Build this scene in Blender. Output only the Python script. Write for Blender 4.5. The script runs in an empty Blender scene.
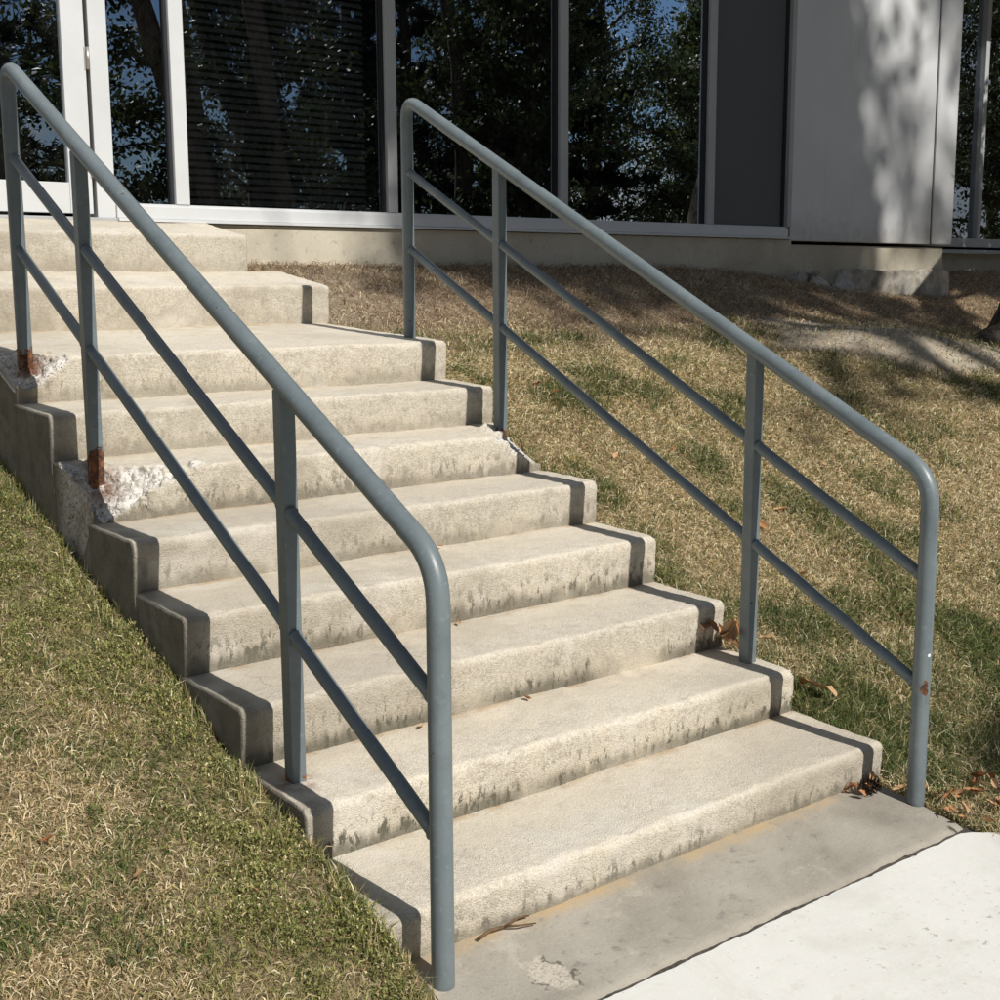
import bpy, bmesh, math, random
import numpy as np
from mathutils import Vector, Matrix, noise
random.seed(7); rng = np.random.default_rng(7)
S = bpy.context.scene
COL = S.collection
R = math.radians

# ------------------------------------------------------------------ helpers
def link(name, me, mat=None, parent=None):
    o = bpy.data.objects.new(name, me); COL.objects.link(o)
    if mat is not None and me is not None: me.materials.append(mat)
    if parent is not None: o.parent = parent
    return o
def tag(o, label=None, cat=None, group=None, kind=None):
    if label: o['label'] = label
    if cat: o['category'] = cat
    if group: o['group'] = group
    if kind: o['kind'] = kind
    return o
def empty(name, loc, label, cat, group=None):
    o = bpy.data.objects.new(name, None); o.location = loc; COL.objects.link(o)
    return tag(o, label, cat, group)
def np_mesh(name, verts, faces_flat, loop_tot, smooth=False):
    """verts (N,3); faces_flat: vertex index per loop; loop_tot: loops per face"""
    me = bpy.data.meshes.new(name)
    verts = np.asarray(verts, np.float32); faces_flat = np.asarray(faces_flat, np.int32); loop_tot = np.asarray(loop_tot, np.int32)
    me.vertices.add(len(verts)); me.vertices.foreach_set('co', verts.ravel())
    me.loops.add(len(faces_flat)); me.loops.foreach_set('vertex_index', faces_flat)
    st = np.concatenate([[0], np.cumsum(loop_tot)[:-1]]).astype(np.int32)
    me.polygons.add(len(loop_tot)); me.polygons.foreach_set('loop_start', st); me.polygons.foreach_set('loop_total', loop_tot)
    me.update(calc_edges=True)
    if smooth: me.polygons.foreach_set('use_smooth', np.ones(len(loop_tot), bool))
    return me
def attr_f(me, name, vals):
    a = me.attributes.new(name, 'FLOAT', 'POINT'); a.data.foreach_set('value', np.asarray(vals, np.float32))
def attr_c(me, name, rgb):
    a = me.attributes.new(name, 'FLOAT_COLOR', 'POINT')
    c = np.ones((len(rgb), 4), np.float32); c[:, :3] = rgb; a.data.foreach_set('color', c.ravel())

class MB:
    """collects boxes and tubes into one mesh"""
    def __init__(s): s.bm = bmesh.new()
    def box(s, a, b, bev=0.0):
        r = bmesh.ops.create_cube(s.bm, size=1.0); vs = r['verts']
        for v in vs:
            v.co = Vector([a[k] + (v.co[k] + .5) * (b[k] - a[k]) for k in range(3)])
        if bev:
            es = list({e for v in vs for e in v.link_edges})
            bmesh.ops.bevel(s.bm, geom=es, offset=bev, segments=2, affect='EDGES', profile=.6)
        return s
    def tube(s, pts, rad, seg=20, cap=True, square=False):
        pts = [Vector(p) for p in pts]; rings = []
        if not hasattr(rad, '__len__'): rad = [rad] * len(pts)
        up = None
        for i, p in enumerate(pts):
            d = (pts[min(i + 1, len(pts) - 1)] - pts[max(i - 1, 0)]).normalized()
            if up is None:
                up = Vector((1, 0, 0)) if abs(d.x) < .9 else Vector((0, 0, 1))
            e1 = (up - d * up.dot(d)).normalized(); e2 = d.cross(e1); up = e1
            rings.append([s.bm.verts.new(p + (e1 * math.cos(2 * math.pi * k / seg) + e2 * math.sin(2 * math.pi * k / seg)) * rad[i]) for k in range(seg)])
        for a, b in zip(rings, rings[1:]):
            for k in range(seg):
                f = s.bm.faces.new((a[k], a[(k + 1) % seg], b[(k + 1) % seg], b[k])); f.smooth = True
        if cap:
            s.bm.faces.new(rings[0][::-1]); s.bm.faces.new(rings[-1])
        return s
    def build(s, name, mat=None, parent=None):
        me = bpy.data.meshes.new(name); bmesh.ops.recalc_face_normals(s.bm, faces=s.bm.faces); s.bm.to_mesh(me); s.bm.free()
        return link(name, me, mat, parent)

# vectorised 2-d value noise
_tab = rng.random((256, 256))
def vnoise(x, y, f=1.0, o=2):
    t = 0; a = 1.0; tot = 0
    for k in range(o):
        X = np.asarray(x) * f + 17.3 * k; Y = np.asarray(y) * f + 5.1 * k
        i = np.floor(X).astype(int); j = np.floor(Y).astype(int); u = X - i; v = Y - j
        u = u * u * (3 - 2 * u); v = v * v * (3 - 2 * v)
        g = lambda a_, b_: _tab[a_ % 256, b_ % 256]
        t = t + a * ((g(i, j) * (1 - u) + g(i + 1, j) * u) * (1 - v) + (g(i, j + 1) * (1 - u) + g(i + 1, j + 1) * u) * v)
        tot += a; a *= .5; f *= 2.1
    return t / tot
def sst(a, b, x):
    t = np.clip((np.asarray(x, float) - a) / (b - a), 0, 1); return t * t * (3 - 2 * t)

# ------------------------------------------------------------------ materials
class N:
    def __init__(s, name):
        s.m = bpy.data.materials.new(name); s.m.use_nodes = True; s.t = s.m.node_tree; s.n = s.t.nodes; s.n.clear()
        s.out = s.n.new('ShaderNodeOutputMaterial')
    def nd(s, typ, **kw):
        n = s.n.new(typ)
        for k, v in kw.items():
            if k.startswith('_'): setattr(n, k[1:], v)
            else: s.put(n.inputs[k.replace('__', ' ')] if isinstance(k, str) and k.replace('__', ' ') in n.inputs else n.inputs[int(k[1:])], v)
        return n
    def put(s, sock, v):
        if isinstance(v, bpy.types.NodeSocket): s.t.links.new(v, sock)
        elif isinstance(v, bpy.types.Node): s.t.links.new(v.outputs[0], sock)
        elif hasattr(v, '__len__') and sock.type == 'RGBA' and len(v) == 3: sock.default_value = (*v, 1)
        else: sock.default_value = v
    def noise(s, vec, scale, detail=4, rough=.55, dist=0):
        n = s.n.new('ShaderNodeTexNoise'); s.put(n.inputs['Vector'], vec); n.inputs['Scale'].default_value = scale
        n.inputs['Detail'].default_value = detail; n.inputs['Roughness'].default_value = rough; n.inputs['Distortion'].default_value = dist
        return n.outputs[0]
    def math(s, op, a, b=0.0, clamp=False):
        n = s.n.new('ShaderNodeMath'); n.operation = op; n.use_clamp = clamp; s.put(n.inputs[0], a); s.put(n.inputs[1], b); return n.outputs[0]
    def ss(s, x, a, b):
        n = s.n.new('ShaderNodeMapRange'); n.interpolation_type = 'SMOOTHSTEP'; s.put(n.inputs['Value'], x)
        if a <= b:
            n.inputs['From Min'].default_value = a; n.inputs['From Max'].default_value = b
        else:
            n.inputs['From Min'].default_value = b; n.inputs['From Max'].default_value = a; n.inputs['To Min'].default_value = 1; n.inputs['To Max'].default_value = 0
        return n.outputs[0]
    def mix(s, f, a, b, mode='MIX'):
        n = s.n.new('ShaderNodeMix'); n.data_type = 'RGBA'; n.blend_type = mode; s.put(n.inputs[0], f); s.put(n.inputs[6], a); s.put(n.inputs[7], b); return n.outputs[2]
    def ramp(s, x, stops):
        n = s.n.new('ShaderNodeValToRGB'); s.put(n.inputs[0], x); e = n.color_ramp.elements
        while len(e) < len(stops): e.new(.5)
        for q, (p, c) in zip(e, stops): q.position = p; q.color = (*c, 1)
        return n.outputs[0]
    def obj(s): return s.n.new('ShaderNodeTexCoord').outputs['Object']
    def geo(s): return s.n.new('ShaderNodeNewGeometry')
    def attr(s, name, out='Fac'):
        n = s.n.new('ShaderNodeAttribute'); n.attribute_name = name; return n.outputs[out]
    def sep(s, v):
        n = s.n.new('ShaderNodeSeparateXYZ'); s.put(n.inputs[0], v); return n.outputs
    def mapv(s, v, scale):
        n = s.n.new('ShaderNodeMapping'); s.put(n.inputs[0], v); n.inputs['Scale'].default_value = scale; return n.outputs[0]
    def bump(s, h, strength=.5, dist=.01, normal=None):
        n = s.n.new('ShaderNodeBump'); s.put(n.inputs['Height'], h); n.inputs['Strength'].default_value = strength; n.inputs['Distance'].default_value = dist
        if normal is not None: s.put(n.inputs['Normal'], normal)
        return n.outputs[0]
    def pbr(s, col, rough=.8, bump=None, spec=.3, metal=0., **kw):
        n = s.n.new('ShaderNodeBsdfPrincipled'); s.put(n.inputs['Base Color'], col); s.put(n.inputs['Roughness'], rough)
        s.put(n.inputs['Specular IOR Level'], spec); s.put(n.inputs['Metallic'], metal)
        if bump is not None: s.put(n.inputs['Normal'], bump)
        s.t.links.new(n.outputs[0], s.out.inputs[0]); return s.m

def mat_steps():
    s = N('weathered_concrete'); p = s.obj(); g = s.geo(); nx = s.sep(g.outputs['Normal'])
    rh = s.attr('riser_h'); tt = s.attr('tread_t'); chip = s.attr('chip'); stain = s.attr('stain')
    big = s.noise(p, 2.3, 5, .6); med = s.noise(p, 14, 5, .65); fine = s.noise(p, 90, 3, .7); grit = s.noise(p, 260, 2, .6)
    base = s.ramp(big, [(.25, (.43, .382, .306)), (.5, (.555, .502, .412)), (.75, (.65, .60, .505))])
    base = s.mix(s.ss(med, .40, .70), base, (.60, .53, .41)); base = s.mix(s.math('MULTIPLY', s.ss(med, .5, .28), .6), base, (.37, .315, .23))
    # rough exposed band near the nosing on treads and upper risers
    band = s.math('MULTIPLY', s.ss(tt, .62, .35), s.ss(rh, .30, .62))
    vo = s.nd('ShaderNodeTexVoronoi', Vector=p, Scale=150.); spk = s.ss(vo.outputs['Distance'], .25, .10)
    vr = s.sep(vo.outputs['Color'])[0]
    base = s.mix(s.math('MULTIPLY', s.math('MULTIPLY', band, s.ss(fine, .46, .56)), .65), base, (.70, .65, .55))
    base = s.mix(s.math('MULTIPLY', s.math('MULTIPLY', spk, s.ss(vr, .6, .9)), s.math('MULTIPLY_ADD', band, .6)), base, (.62, .58, .50))
    base = s.mix(s.math('MULTIPLY', s.math('MULTIPLY', spk, s.ss(vr, .30, .10)), .5), base, (.15, .13, .10))
    base = s.mix(s.math('MULTIPLY', s.ss(grit, .46, .34), .55), base, (.20, .17, .12))
    pit = s.math('MULTIPLY', s.ss(s.noise(p, 55, 4, .75), .42, .32), .55); base = s.mix(pit, base, (.26, .22, .16))
    bl = s.noise(p, 1.15, 5, .65, .4); base = s.mix(s.math('MULTIPLY', s.ss(bl, .48, .60), .50), base, (.31, .265, .20))
    base = s.mix(s.math('MULTIPLY', s.ss(nx[2], .5, .9), .28), base, (.82, .75, .62))  # top light painted in: up-facing treads made lighter
    ri = s.ss(nx[2], .6, .15); base = s.mix(s.math('MULTIPLY', ri, .07), base, (.28, .25, .20))  # sun balance painted in: risers made slightly darker
    sd = s.attr('seed'); base = s.mix(s.math('MULTIPLY', sd, .22), base, (.30, .275, .235))
    wp = s.ss(s.noise(p, 3.4, 4, .6, .6), .55, .68); base = s.mix(s.math('MULTIPLY', wp, .40), base, (.66, .62, .545))
    # worn light line along the arris
    # algae streaks low on the risers
    st = s.noise(s.mapv(p, (38, 38, 5)), 1, 3, .6); st2 = s.noise(p, 2.2, 2, .5)
    low = s.math('MULTIPLY', s.ss(s.math('ADD', rh, s.math('MULTIPLY', st, .55)), .78, .45), s.ss(st2, .30, .50))
    blot = s.math('MULTIPLY', s.ss(s.noise(s.mapv(p, (45, 45, 20)), 1, 4, .7), .53, .62), s.ss(rh, .95, .45))
    low = s.math('MULTIPLY', s.math('ADD', s.math('MULTIPLY', low, .85), s.math('MULTIPLY', blot, s.math('MULTIPLY', s.ss(st2, .36, .50), .8)), True), stain)
    base = s.mix(low, base, (.125, .115, .085))
    # thin orange-brown sediment in the inner corner
    sed = s.math('MULTIPLY', s.math('ADD', s.ss(tt, .90, .985), s.math('MULTIPLY', s.ss(rh, .07, .0), s.ss(tt, .5, .0)), True), s.ss(s.noise(p, 9, 3), .40, .62))
    base = s.mix(s.math('MULTIPLY', sed, .55), base, (.38, .24, .11))
    pd = s.nd('ShaderNodeVectorMath', _operation='ADD'); s.put(pd.inputs[0], p); nn = s.nd('ShaderNodeTexNoise', Vector=p, Scale=4.); q_ = s.nd('ShaderNodeVectorMath', _operation='SCALE'); s.put(q_.inputs[0], nn.outputs['Color']); q_.inputs['Scale'].default_value = .35; s.put(pd.inputs[1], q_.outputs[0])
    vc_ = s.nd('ShaderNodeTexVoronoi', _feature='DISTANCE_TO_EDGE', Vector=pd.outputs[0], Scale=1.9)
    crk = s.math('MULTIPLY', s.ss(vc_.outputs['Distance'], .006, .002), s.ss(s.noise(p, 1.7, 2), .56, .62)); base = s.mix(s.math('MULTIPLY', crk, .22), base, (.11, .095, .075))
    # side shade painted into the left faces, mixed with grime
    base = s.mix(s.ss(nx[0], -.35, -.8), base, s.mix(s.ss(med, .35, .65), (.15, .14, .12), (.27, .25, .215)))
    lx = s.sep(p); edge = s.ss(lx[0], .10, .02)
    base = s.mix(s.math('MULTIPLY', s.math('MULTIPLY', edge, s.ss(s.noise(p, 7, 4), .35, .6)), .55), base, (.17, .155, .12))  # blotchy darker strip along the left end
    # fresh fracture with white aggregate
    v2 = s.nd('ShaderNodeTexVoronoi', Vector=p, Scale=75.); vc = s.sep(v2.outputs['Color'])[1]
    agg = s.ramp(vc, [(0, (.46, .43, .37)), (.2, (.66, .63, .57)), (.8, (.74, .71, .65)), (1, (.36, .32, .26))])
    agg = s.mix(s.ss(s.noise(p, 120, 3, .7), .44, .36), agg, (.12, .10, .08))
    rust = s.attr('rust'); agg = s.mix(s.math('MULTIPLY', rust, s.ss(med, .36, .55)), agg, (.13, .045, .015))
    base = s.mix(chip, base, agg)
    base = s.mix(s.math('MULTIPLY', s.math('MULTIPLY', rust, .9), s.math('MULTIPLY', s.ss(s.noise(s.mapv(p, (30, 30, 8)), 1, 3), .40, .6), s.ss(chip, .9, .3))), base, (.15, .055, .022))
    h = s.math('ADD', s.math('MULTIPLY', fine, .5), s.math('ADD', s.math('MULTIPLY', med, .8), s.math('MULTIPLY', grit, s.math('MULTIPLY_ADD', band, .45))))
    h = s.math('ADD', h, s.math('MULTIPLY', s.math('MULTIPLY', v2.outputs['Distance'], chip), -1.6))
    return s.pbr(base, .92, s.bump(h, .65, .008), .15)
def mat_concrete(name, c0, c1, c2, spot=None, scale=1., bump=.35, dark=(.2, .17, .13)):
    s = N(name); p = s.obj(); big = s.noise(p, 2.1 * scale, 5, .62); med = s.noise(p, 17 * scale, 5, .65); fine = s.noise(p, 130, 3, .7)
    b = s.ramp(big, [(.3, c0), (.5, c1), (.72, c2)]); b = s.mix(s.math('MULTIPLY', s.ss(med, .42, .3), .5), b, dark)
    b = s.mix(s.math('MULTIPLY', s.ss(fine, .42, .30), .4), b, dark); b = s.mix(s.math('MULTIPLY', s.ss(fine, .6, .7), .4), b, [min(1, x * 1.25) for x in c2])
    if spot: b = spot(s, p, b, big, med, fine)
    return s.pbr(b, .9, s.bump(s.math('ADD', s.math('MULTIPLY', fine, .6), med), bump, .004), .2)
def dist_to(s, p, c, sc=(1, 1, 1)):
    n = s.nd('ShaderNodeVectorMath', _operation='SUBTRACT'); s.put(n.inputs[0], p); n.inputs[1].default_value = c
    m = s.nd('ShaderNodeVectorMath', _operation='MULTIPLY'); s.put(m.inputs[0], n.outputs[0]); m.inputs[1].default_value = sc
    l = s.nd('ShaderNodeVectorMath', _operation='LENGTH'); s.put(l.inputs[0], m.outputs[0]); return l.outputs['Value']

def spot_apron(s, p, b, big, med, fine):
    d = dist_to(s, p, (.285, -.20, 0), (1.3, .75, 1)); dd = s.math('ADD', d, s.math('MULTIPLY', s.noise(p, 30, 4, .7), .13))
    b = s.mix(s.math('MULTIPLY', s.ss(dd, .125, .10), s.ss(fine, .40, .52)), b, (.50, .45, .37))
    b = s.mix(s.math('MULTIPLY', s.math('MULTIPLY', s.ss(s.math('ABSOLUTE', s.math('SUBTRACT', dd, .116)), .012, .004), s.ss(s.noise(p, 16, 3), .50, .60)), .8), b, (.09, .075, .06))
    y = s.sep(p)[1]; sed = s.math('MULTIPLY', s.ss(s.math('ADD', y, s.math('MULTIPLY', med, .06)), -.035, .02), s.ss(big, .36, .6))
    b = s.mix(s.math('MULTIPLY', sed, .75), b, (.47, .335, .175))
    w = s.ss(s.noise(p, 5, 5, .7), .58, .68); b = s.mix(s.math('MULTIPLY', w, .5), b, (.50, .465, .40))
    return b
def spot_walk(s, p, b, big, med, fine):
    d = dist_to(s, p, (1.15, -.62, 0), (.9, 1.6, 1)); m = s.ss(d, .45, .1)
    k = s.ss(s.noise(p, 34, 5, .75), .60, .66)
    br = s.noise(s.mapv(p, (4, 160, 1)), 1, 3, .6); b = s.mix(s.math('MULTIPLY', s.ss(br, .52, .36), .05), b, (.42, .41, .37))
    sm = s.ss(s.noise(p, 2.6, 5, .7, .5), .50, .66); b = s.mix(s.math('MULTIPLY', sm, .32), b, (.50, .485, .43))
    sp = s.ss(s.noise(p, 75, 2, .5), .70, .74); b = s.mix(s.math('MULTIPLY', sp, .5), b, (.30, .28, .23))
    return s.mix(s.math('MULTIPLY', s.math('MULTIPLY', k, m), .7), b, (.24, .22, .17))

def mat_paint():
    s = N('blue_grey_paint'); p = s.obj(); z = s.sep(p)[2]
    n1 = s.noise(p, 6, 4, .6); n2 = s.noise(p, 70, 3, .6)
    b = s.ramp(n1, [(.3, (.118, .146, .155)), (.7, (.160, .190, .198))]); b = s.mix(s.math('MULTIPLY', s.ss(n2, .58, .72), .35), b, (.24, .29, .32))
    wv = s.noise(s.mapv(p, (40, 40, 6)), 1, 4, .7); b = s.mix(s.math('MULTIPLY', s.ss(wv, .54, .70), .30), b, (.20, .225, .235)); b = s.mix(s.math('MULTIPLY', s.ss(s.noise(p, 13, 4, .7), .52, .64), .22), b, (.085, .103, .11))
    # rust chip on the lower right post, rusty feet
    d = dist_to(s, p, (1.632, -.186, .35), (2.6, .6, 1)); r = s.ss(s.math('ADD', d, s.math('MULTIPLY', s.noise(p, 60, 3, .7), .05)), .052, .044)
    d2 = dist_to(s, p, (1.640, -.188, .442), (1.5, .6, 1.6)); b = s.mix(s.ss(d2, .009, .006), b, (.72, .74, .74))
    rz = s.attr('rust'); r2 = s.ss(s.math('ADD', rz, s.math('MULTIPLY', s.math('SUBTRACT', s.noise(p, 22, 5, .75), .5), 2.6)), .46, .56)
    r3 = s.math('MULTIPLY', s.ss(s.noise(p, 55, 3, .6), .735, .76), s.ss(s.noise(p, 3.1, 2), .52, .6)); rr = s.math('MAXIMUM', s.math('MAXIMUM', r, r2), r3); rc = s.ramp(s.noise(p, 45, 4, .7), [(.34, (.022, .012, .009)), (.46, (.085, .033, .016)), (.58, (.20, .08, .028)), (.74, (.42, .21, .07))])
    b = s.mix(rr, b, rc)
    return s.pbr(b, s.math('ADD', .40, s.math('MULTIPLY', rr, .5)), s.bump(s.math('ADD', s.math('MULTIPLY', n2, .25), s.math('MULTIPLY', rr, .5)), .35, .003), .5)

def mat_simple(name, c, rough=.6, spec=.3, var=.15, scale=8, metal=0., bump=.1):
    s = N(name); p = s.obj(); n = s.noise(p, scale, 5, .6)
    b = s.ramp(n, [(.3, [x * (1 - var) for x in c]), (.7, [min(1, x * (1 + var)) for x in c])])
    return s.pbr(b, rough, s.bump(s.noise(p, scale * 8, 3), bump, .003), spec, metal)
def mat_attr(name, rough=.7, transl=.25, spec=.25):
    s = N(name); c = s.attr('col', 'Color')
    d = s.nd('ShaderNodeBsdfPrincipled'); s.put(d.inputs['Base Color'], c); d.inputs['Roughness'].default_value = rough; d.inputs['Specular IOR Level'].default_value = spec
    if transl:
        t = s.nd('ShaderNodeBsdfTranslucent'); s.put(t.inputs[0], c); m = s.nd('ShaderNodeMixShader'); m.inputs[0].default_value = transl
        s.t.links.new(d.outputs[0], m.inputs[1]); s.t.links.new(t.outputs[0], m.inputs[2]); s.t.links.new(m.outputs[0], s.out.inputs[0])
    else: s.t.links.new(d.outputs[0], s.out.inputs[0])
    return s.m
def mat_glass():
    s = N('tinted_reflective_glass'); p = s.obj()
    w = s.bump(s.noise(p, 1.1, 2, .4), .05, .05)
    gl = s.nd('ShaderNodeBsdfGlossy'); gl.inputs['Color'].default_value = (.80, .87, .95, 1); gl.inputs['Roughness'].default_value = 0.0; s.put(gl.inputs['Normal'], w)
    tr = s.nd('ShaderNodeBsdfTransparent'); tr.inputs[0].default_value = (.50, .52, .53, 1)
    m = s.nd('ShaderNodeMixShader'); fr = s.nd('ShaderNodeFresnel', IOR=1.5)
    s.put(m.inputs[0], s.math('ADD', s.math('MULTIPLY', fr.outputs[0], 1.3), .40)); s.t.links.new(tr.outputs[0], m.inputs[1]); s.t.links.new(gl.outputs[0], m.inputs[2])
    df = s.nd('ShaderNodeBsdfDiffuse'); df.inputs[0].default_value = (.45, .43, .39, 1); m2 = s.nd('ShaderNodeMixShader')
    s.put(m2.inputs[0], s.math('MULTIPLY', s.ss(s.noise(s.mapv(p, (3, 3, 1.2)), 2., 5, .7), .45, .75), .012)); s.t.links.new(m.outputs[0], m2.inputs[1]); s.t.links.new(df.outputs[0], m2.inputs[2])
    s.t.links.new(m2.outputs[0], s.out.inputs[0]); return s.m
def mat_ground():
    s = N('turf_soil'); p = s.obj(); so = s.attr('soil')
    n = s.noise(p, 5, 6, .65); f = s.noise(p, 70, 4, .7); q = s.noise(p, 24, 5, .7)
    thatch = s.ramp(f, [(.3, (.07, .052, .03)), (.5, (.24, .185, .105)), (.7, (.50, .40, .25))]); thatch = s.mix(s.math('MULTIPLY', s.ss(n, .45, .65), .5), thatch, (.085, .095, .03))
    soil = s.ramp(q, [(.3, (.13, .088, .055)), (.5, (.25, .18, .12)), (.72, (.40, .31, .22))]); soil = s.mix(s.math('MULTIPLY', s.ss(f, .52, .64), .6), soil, (.37, .29, .20))
    sand = s.ramp(q, [(.3, (.34, .285, .21)), (.6, (.50, .435, .34)), (.75, (.60, .53, .43))])
    b = s.mix(so, thatch, s.mix(s.attr('sand'), soil, sand))
    return s.pbr(b, .95, s.bump(s.math('ADD', f, s.math('MULTIPLY', q, 1.2)), .9, .02), .1)
def mat_bark():
    s = N('bark'); p = s.obj(); n = s.noise(s.mapv(p, (9, 9, 2.4)), 2.6, 5, .7, .6)
    return s.pbr(s.ramp(n, [(.32, (.030, .023, .017)), (.5, (.10, .08, .06)), (.7, (.20, .165, .13))]), .95, s.bump(n, 1., .03), .1)
def mat_panel():
    s = N('pale_wall_panel'); p = s.obj(); n = s.noise(p, 1.6, 4, .6); v = s.noise(s.mapv(p, (14, 14, .8)), 1, 3, .6)
    b = s.ramp(n, [(.3, (.56, .57, .57)), (.7, (.63, .64, .64))]); b = s.mix(s.math('MULTIPLY', s.ss(v, .56, .72), .22), b, (.40, .41, .41))
    z = s.sep(p)[2]; dz = s.math('ADD', z, s.math('MULTIPLY', s.noise(p, 11, 4, .7), .5)); b = s.mix(s.math('MULTIPLY', s.ss(dz, 2.2, 1.9), .45), b, (.30, .27, .22))
    return s.pbr(b, .45, s.bump(s.noise(p, 3.5, 2), .12, .02), .35)
def mat_leafdry():
    s = N('dry_leaf'); i = s.nd('ShaderNodeObjectInfo'); p = s.obj(); n = s.noise(p, 60, 4, .65)
    c = s.ramp(i.outputs['Random'], [(0, (.24, .085, .03)), (.3, (.45, .23, .10)), (.7, (.56, .36, .20)), (1, (.36, .14, .05))])
    c = s.mix(s.math('MULTIPLY', s.ss(n, .5, .35), .55), c, (.12, .05, .02)); return s.pbr(c, .65, s.bump(n, .4, .004), .3)

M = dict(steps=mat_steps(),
  apron=mat_concrete('grey_concrete', (.245, .222, .182), (.325, .298, .248), (.395, .365, .308), spot_apron, 1.5, bump=.6, dark=(.17, .16, .14)),
  walk=mat_concrete('white_concrete', (.63, .62, .575), (.685, .675, .63), (.72, .71, .665), spot_walk, bump=.2, dark=(.58, .56, .50)),
  joint=mat_simple('joint_filler', (.085, .078, .068), .95, .1, .5, 60, bump=.8),
  plinth=mat_concrete('plinth_concrete', (.40, .36, .28), (.50, .455, .36), (.56, .52, .42), None, 1.3, dark=(.22, .19, .15)),
  footing=mat_concrete('footing_concrete', (.16, .145, .12), (.40, .37, .31), (.64, .61, .54), None, 3.4, bump=1., dark=(.09, .08, .07)),
  paint=mat_paint(), white=mat_simple('white_aluminium', (.57, .58, .58), .42, .4, .05, 3),
  alu=mat_simple('silver_aluminium', (.38, .39, .39), .42, .4, .08, 3), spandrel=mat_simple('grey_spandrel', (.095, .10, .10), .5, .3, .06, 1.2, bump=.02),
  glass=mat_glass(), panel=mat_panel(), dark=mat_simple('dark_interior', (.035, .035, .036), .9, .1), rubber=mat_simple('black_gasket', (.02, .02, .022), .6),
  blind=mat_simple('grey_blind', (.80, .81, .80), .6), brass=mat_simple('steel_hinge', (.42, .41, .38), .4, .5, .1, 20, .7),
  ground=mat_ground(), grass=mat_attr('grass_blades', .6, .42), leaf=mat_attr('tree_leaves', .5, .3), bark=mat_bark(), dry=mat_leafdry(),
  stone=mat_concrete('pale_stone', (.30, .28, .24), (.46, .44, .39), (.60, .58, .53), None, 4, .8), roof=mat_simple('roof_gravel', (.3, .3, .29), .9),
  cone=mat_simple('pine_cone', (.05, .032, .02), .8, .2, .5, 60), twig=mat_simple('dry_twig', (.13, .085, .05), .9, .1, .4, 40))

# ------------------------------------------------------------------ levels
W = 1.704
YS = [-.0136, .308, .5971, .9032, 1.2006, 1.494, 1.7921, 2.085, 2.99, 3.42, 3.865]   # risers 1..10, then the facade
ZS = [.1342, .2748, .4326, .5961, .7497, .900, 1.0521, 1.2139, 1.436, 1.668]            # tread level at each nosing
ZB = [.145, .285, .442, .607, .758, .910, 1.063, 1.267, 1.503, 1.742]                    # tread level at its back
FY, SUN_A, SUN_E = 3.90, .065, 43.0

def z_left(y):
    return np.interp(y, [-9, -.42, -.33, -.1, .14, .467, .665, .88, 1.12, 1.457, 1.84, 2.29, 3.0, 3.9, 6, 12, 60], [-.02, -.02, -.012, .085, .165, .245, .30, .385, .467, .568, .695, .855, 1.12, 1.42, 1.6, 1.7, 2])
def z_right(x, y):
    b = np.interp(y, [-9, -.46, -.25, 0, .6, 2.085, 2.9, 3.05, 3.42, 3.9, 4.9, 7, 60], [-.02, -.02, -.012, .012, .268, 1.035, 1.235, 1.285, 1.44, 1.555, 1.80, 1.95, 2.4])
    return b * (1 - .145 * sst(4.6, 7.8, x))
def mound(x, y): return .10 * np.exp(-(((x - 5.0) / .75) ** 2 + ((y - 2.25) / .32) ** 2))
def gz(x, y):
    x = np.asarray(x, float); y = np.asarray(y, float)
    r = z_right(x, y) + mound(x, y) + .020 * (vnoise(x, y, 3.) - .5) * sst(1.75, 2.2, x) * sst(-.4, .1, y)
    l = z_left(y) + .022 * (vnoise(x + 40, y, 4.) - .5) * sst(-.03, -.2, x) * sst(-.4, .1, y)
    return np.where(x < .85, l, r)

def build_ground():
    gx = np.unique(np.concatenate([np.array([-90, -60, -40, -25, -15, -10, -7, -5]), np.arange(-4, 0, .08), [0.006, .045], [1.665, 1.70], np.arange(1.76, 9.6, .07), [10, 10.6, 11.3, 12, 13, 15, 18, 22, 28, 36, 48, 70, 100]]))
    gy = np.unique(np.concatenate([np.array([-90, -70, -50, -36, -26, -18, -12, -8, -5, -3.4]), [-2.9, -.9, -.46, -.43], np.arange(-.40, 5.2, .07), [5.6, 6.5, 8, 11, 15, 22, 35, 60, 90]]))
    X, Y = np.meshgrid(gx, gy, indexing='ij'); Z = gz(X, Y)
    inside = (X > .03) & (X < 1.69) & (Y > -.36) & (Y < 3.95); Z = np.where(inside, np.minimum(Z, z_left(Y)) - .35, Z)
    walk = (Y < -.335) & (Y > -3.2); Z = np.where(walk, -.05, Z)
    n0, n1 = X.shape; idx = np.arange(n0 * n1).reshape(n0, n1)
    q = np.stack([idx[:-1, :-1], idx[1:, :-1], idx[1:, 1:], idx[:-1, 1:]], -1).reshape(-1, 4)
    me = np_mesh('ground', np.stack([X, Y, Z], -1).reshape(-1, 3), q.ravel(), np.full(len(q), 4), True)
    so, sa = soil_mask(X.ravel(), Y.ravel()); attr_f(me, 'soil', so); attr_f(me, 'sand', sa)
    tag(link('ground', me, M['ground']), 'dry sloping ground under the lawn on both sides of the steps', 'ground', kind='structure')
def soil_mask(x, y):
    n = vnoise(x, y, 2.2, 3); near = sst(2.35, 3.05, y + (n - .5) * .9) * sst(1.2, 1.5, x)
    md = np.exp(-(((x - 5.3) / 1.25) ** 2 + ((y - 2.3) / .48) ** 2)); bare = sst(.22, .50, md + (n - .5) * .5)
    return np.clip(np.maximum(near, bare), 0, 1), np.clip(bare + .35 * sst(.5, .7, n), 0, 1)

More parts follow.
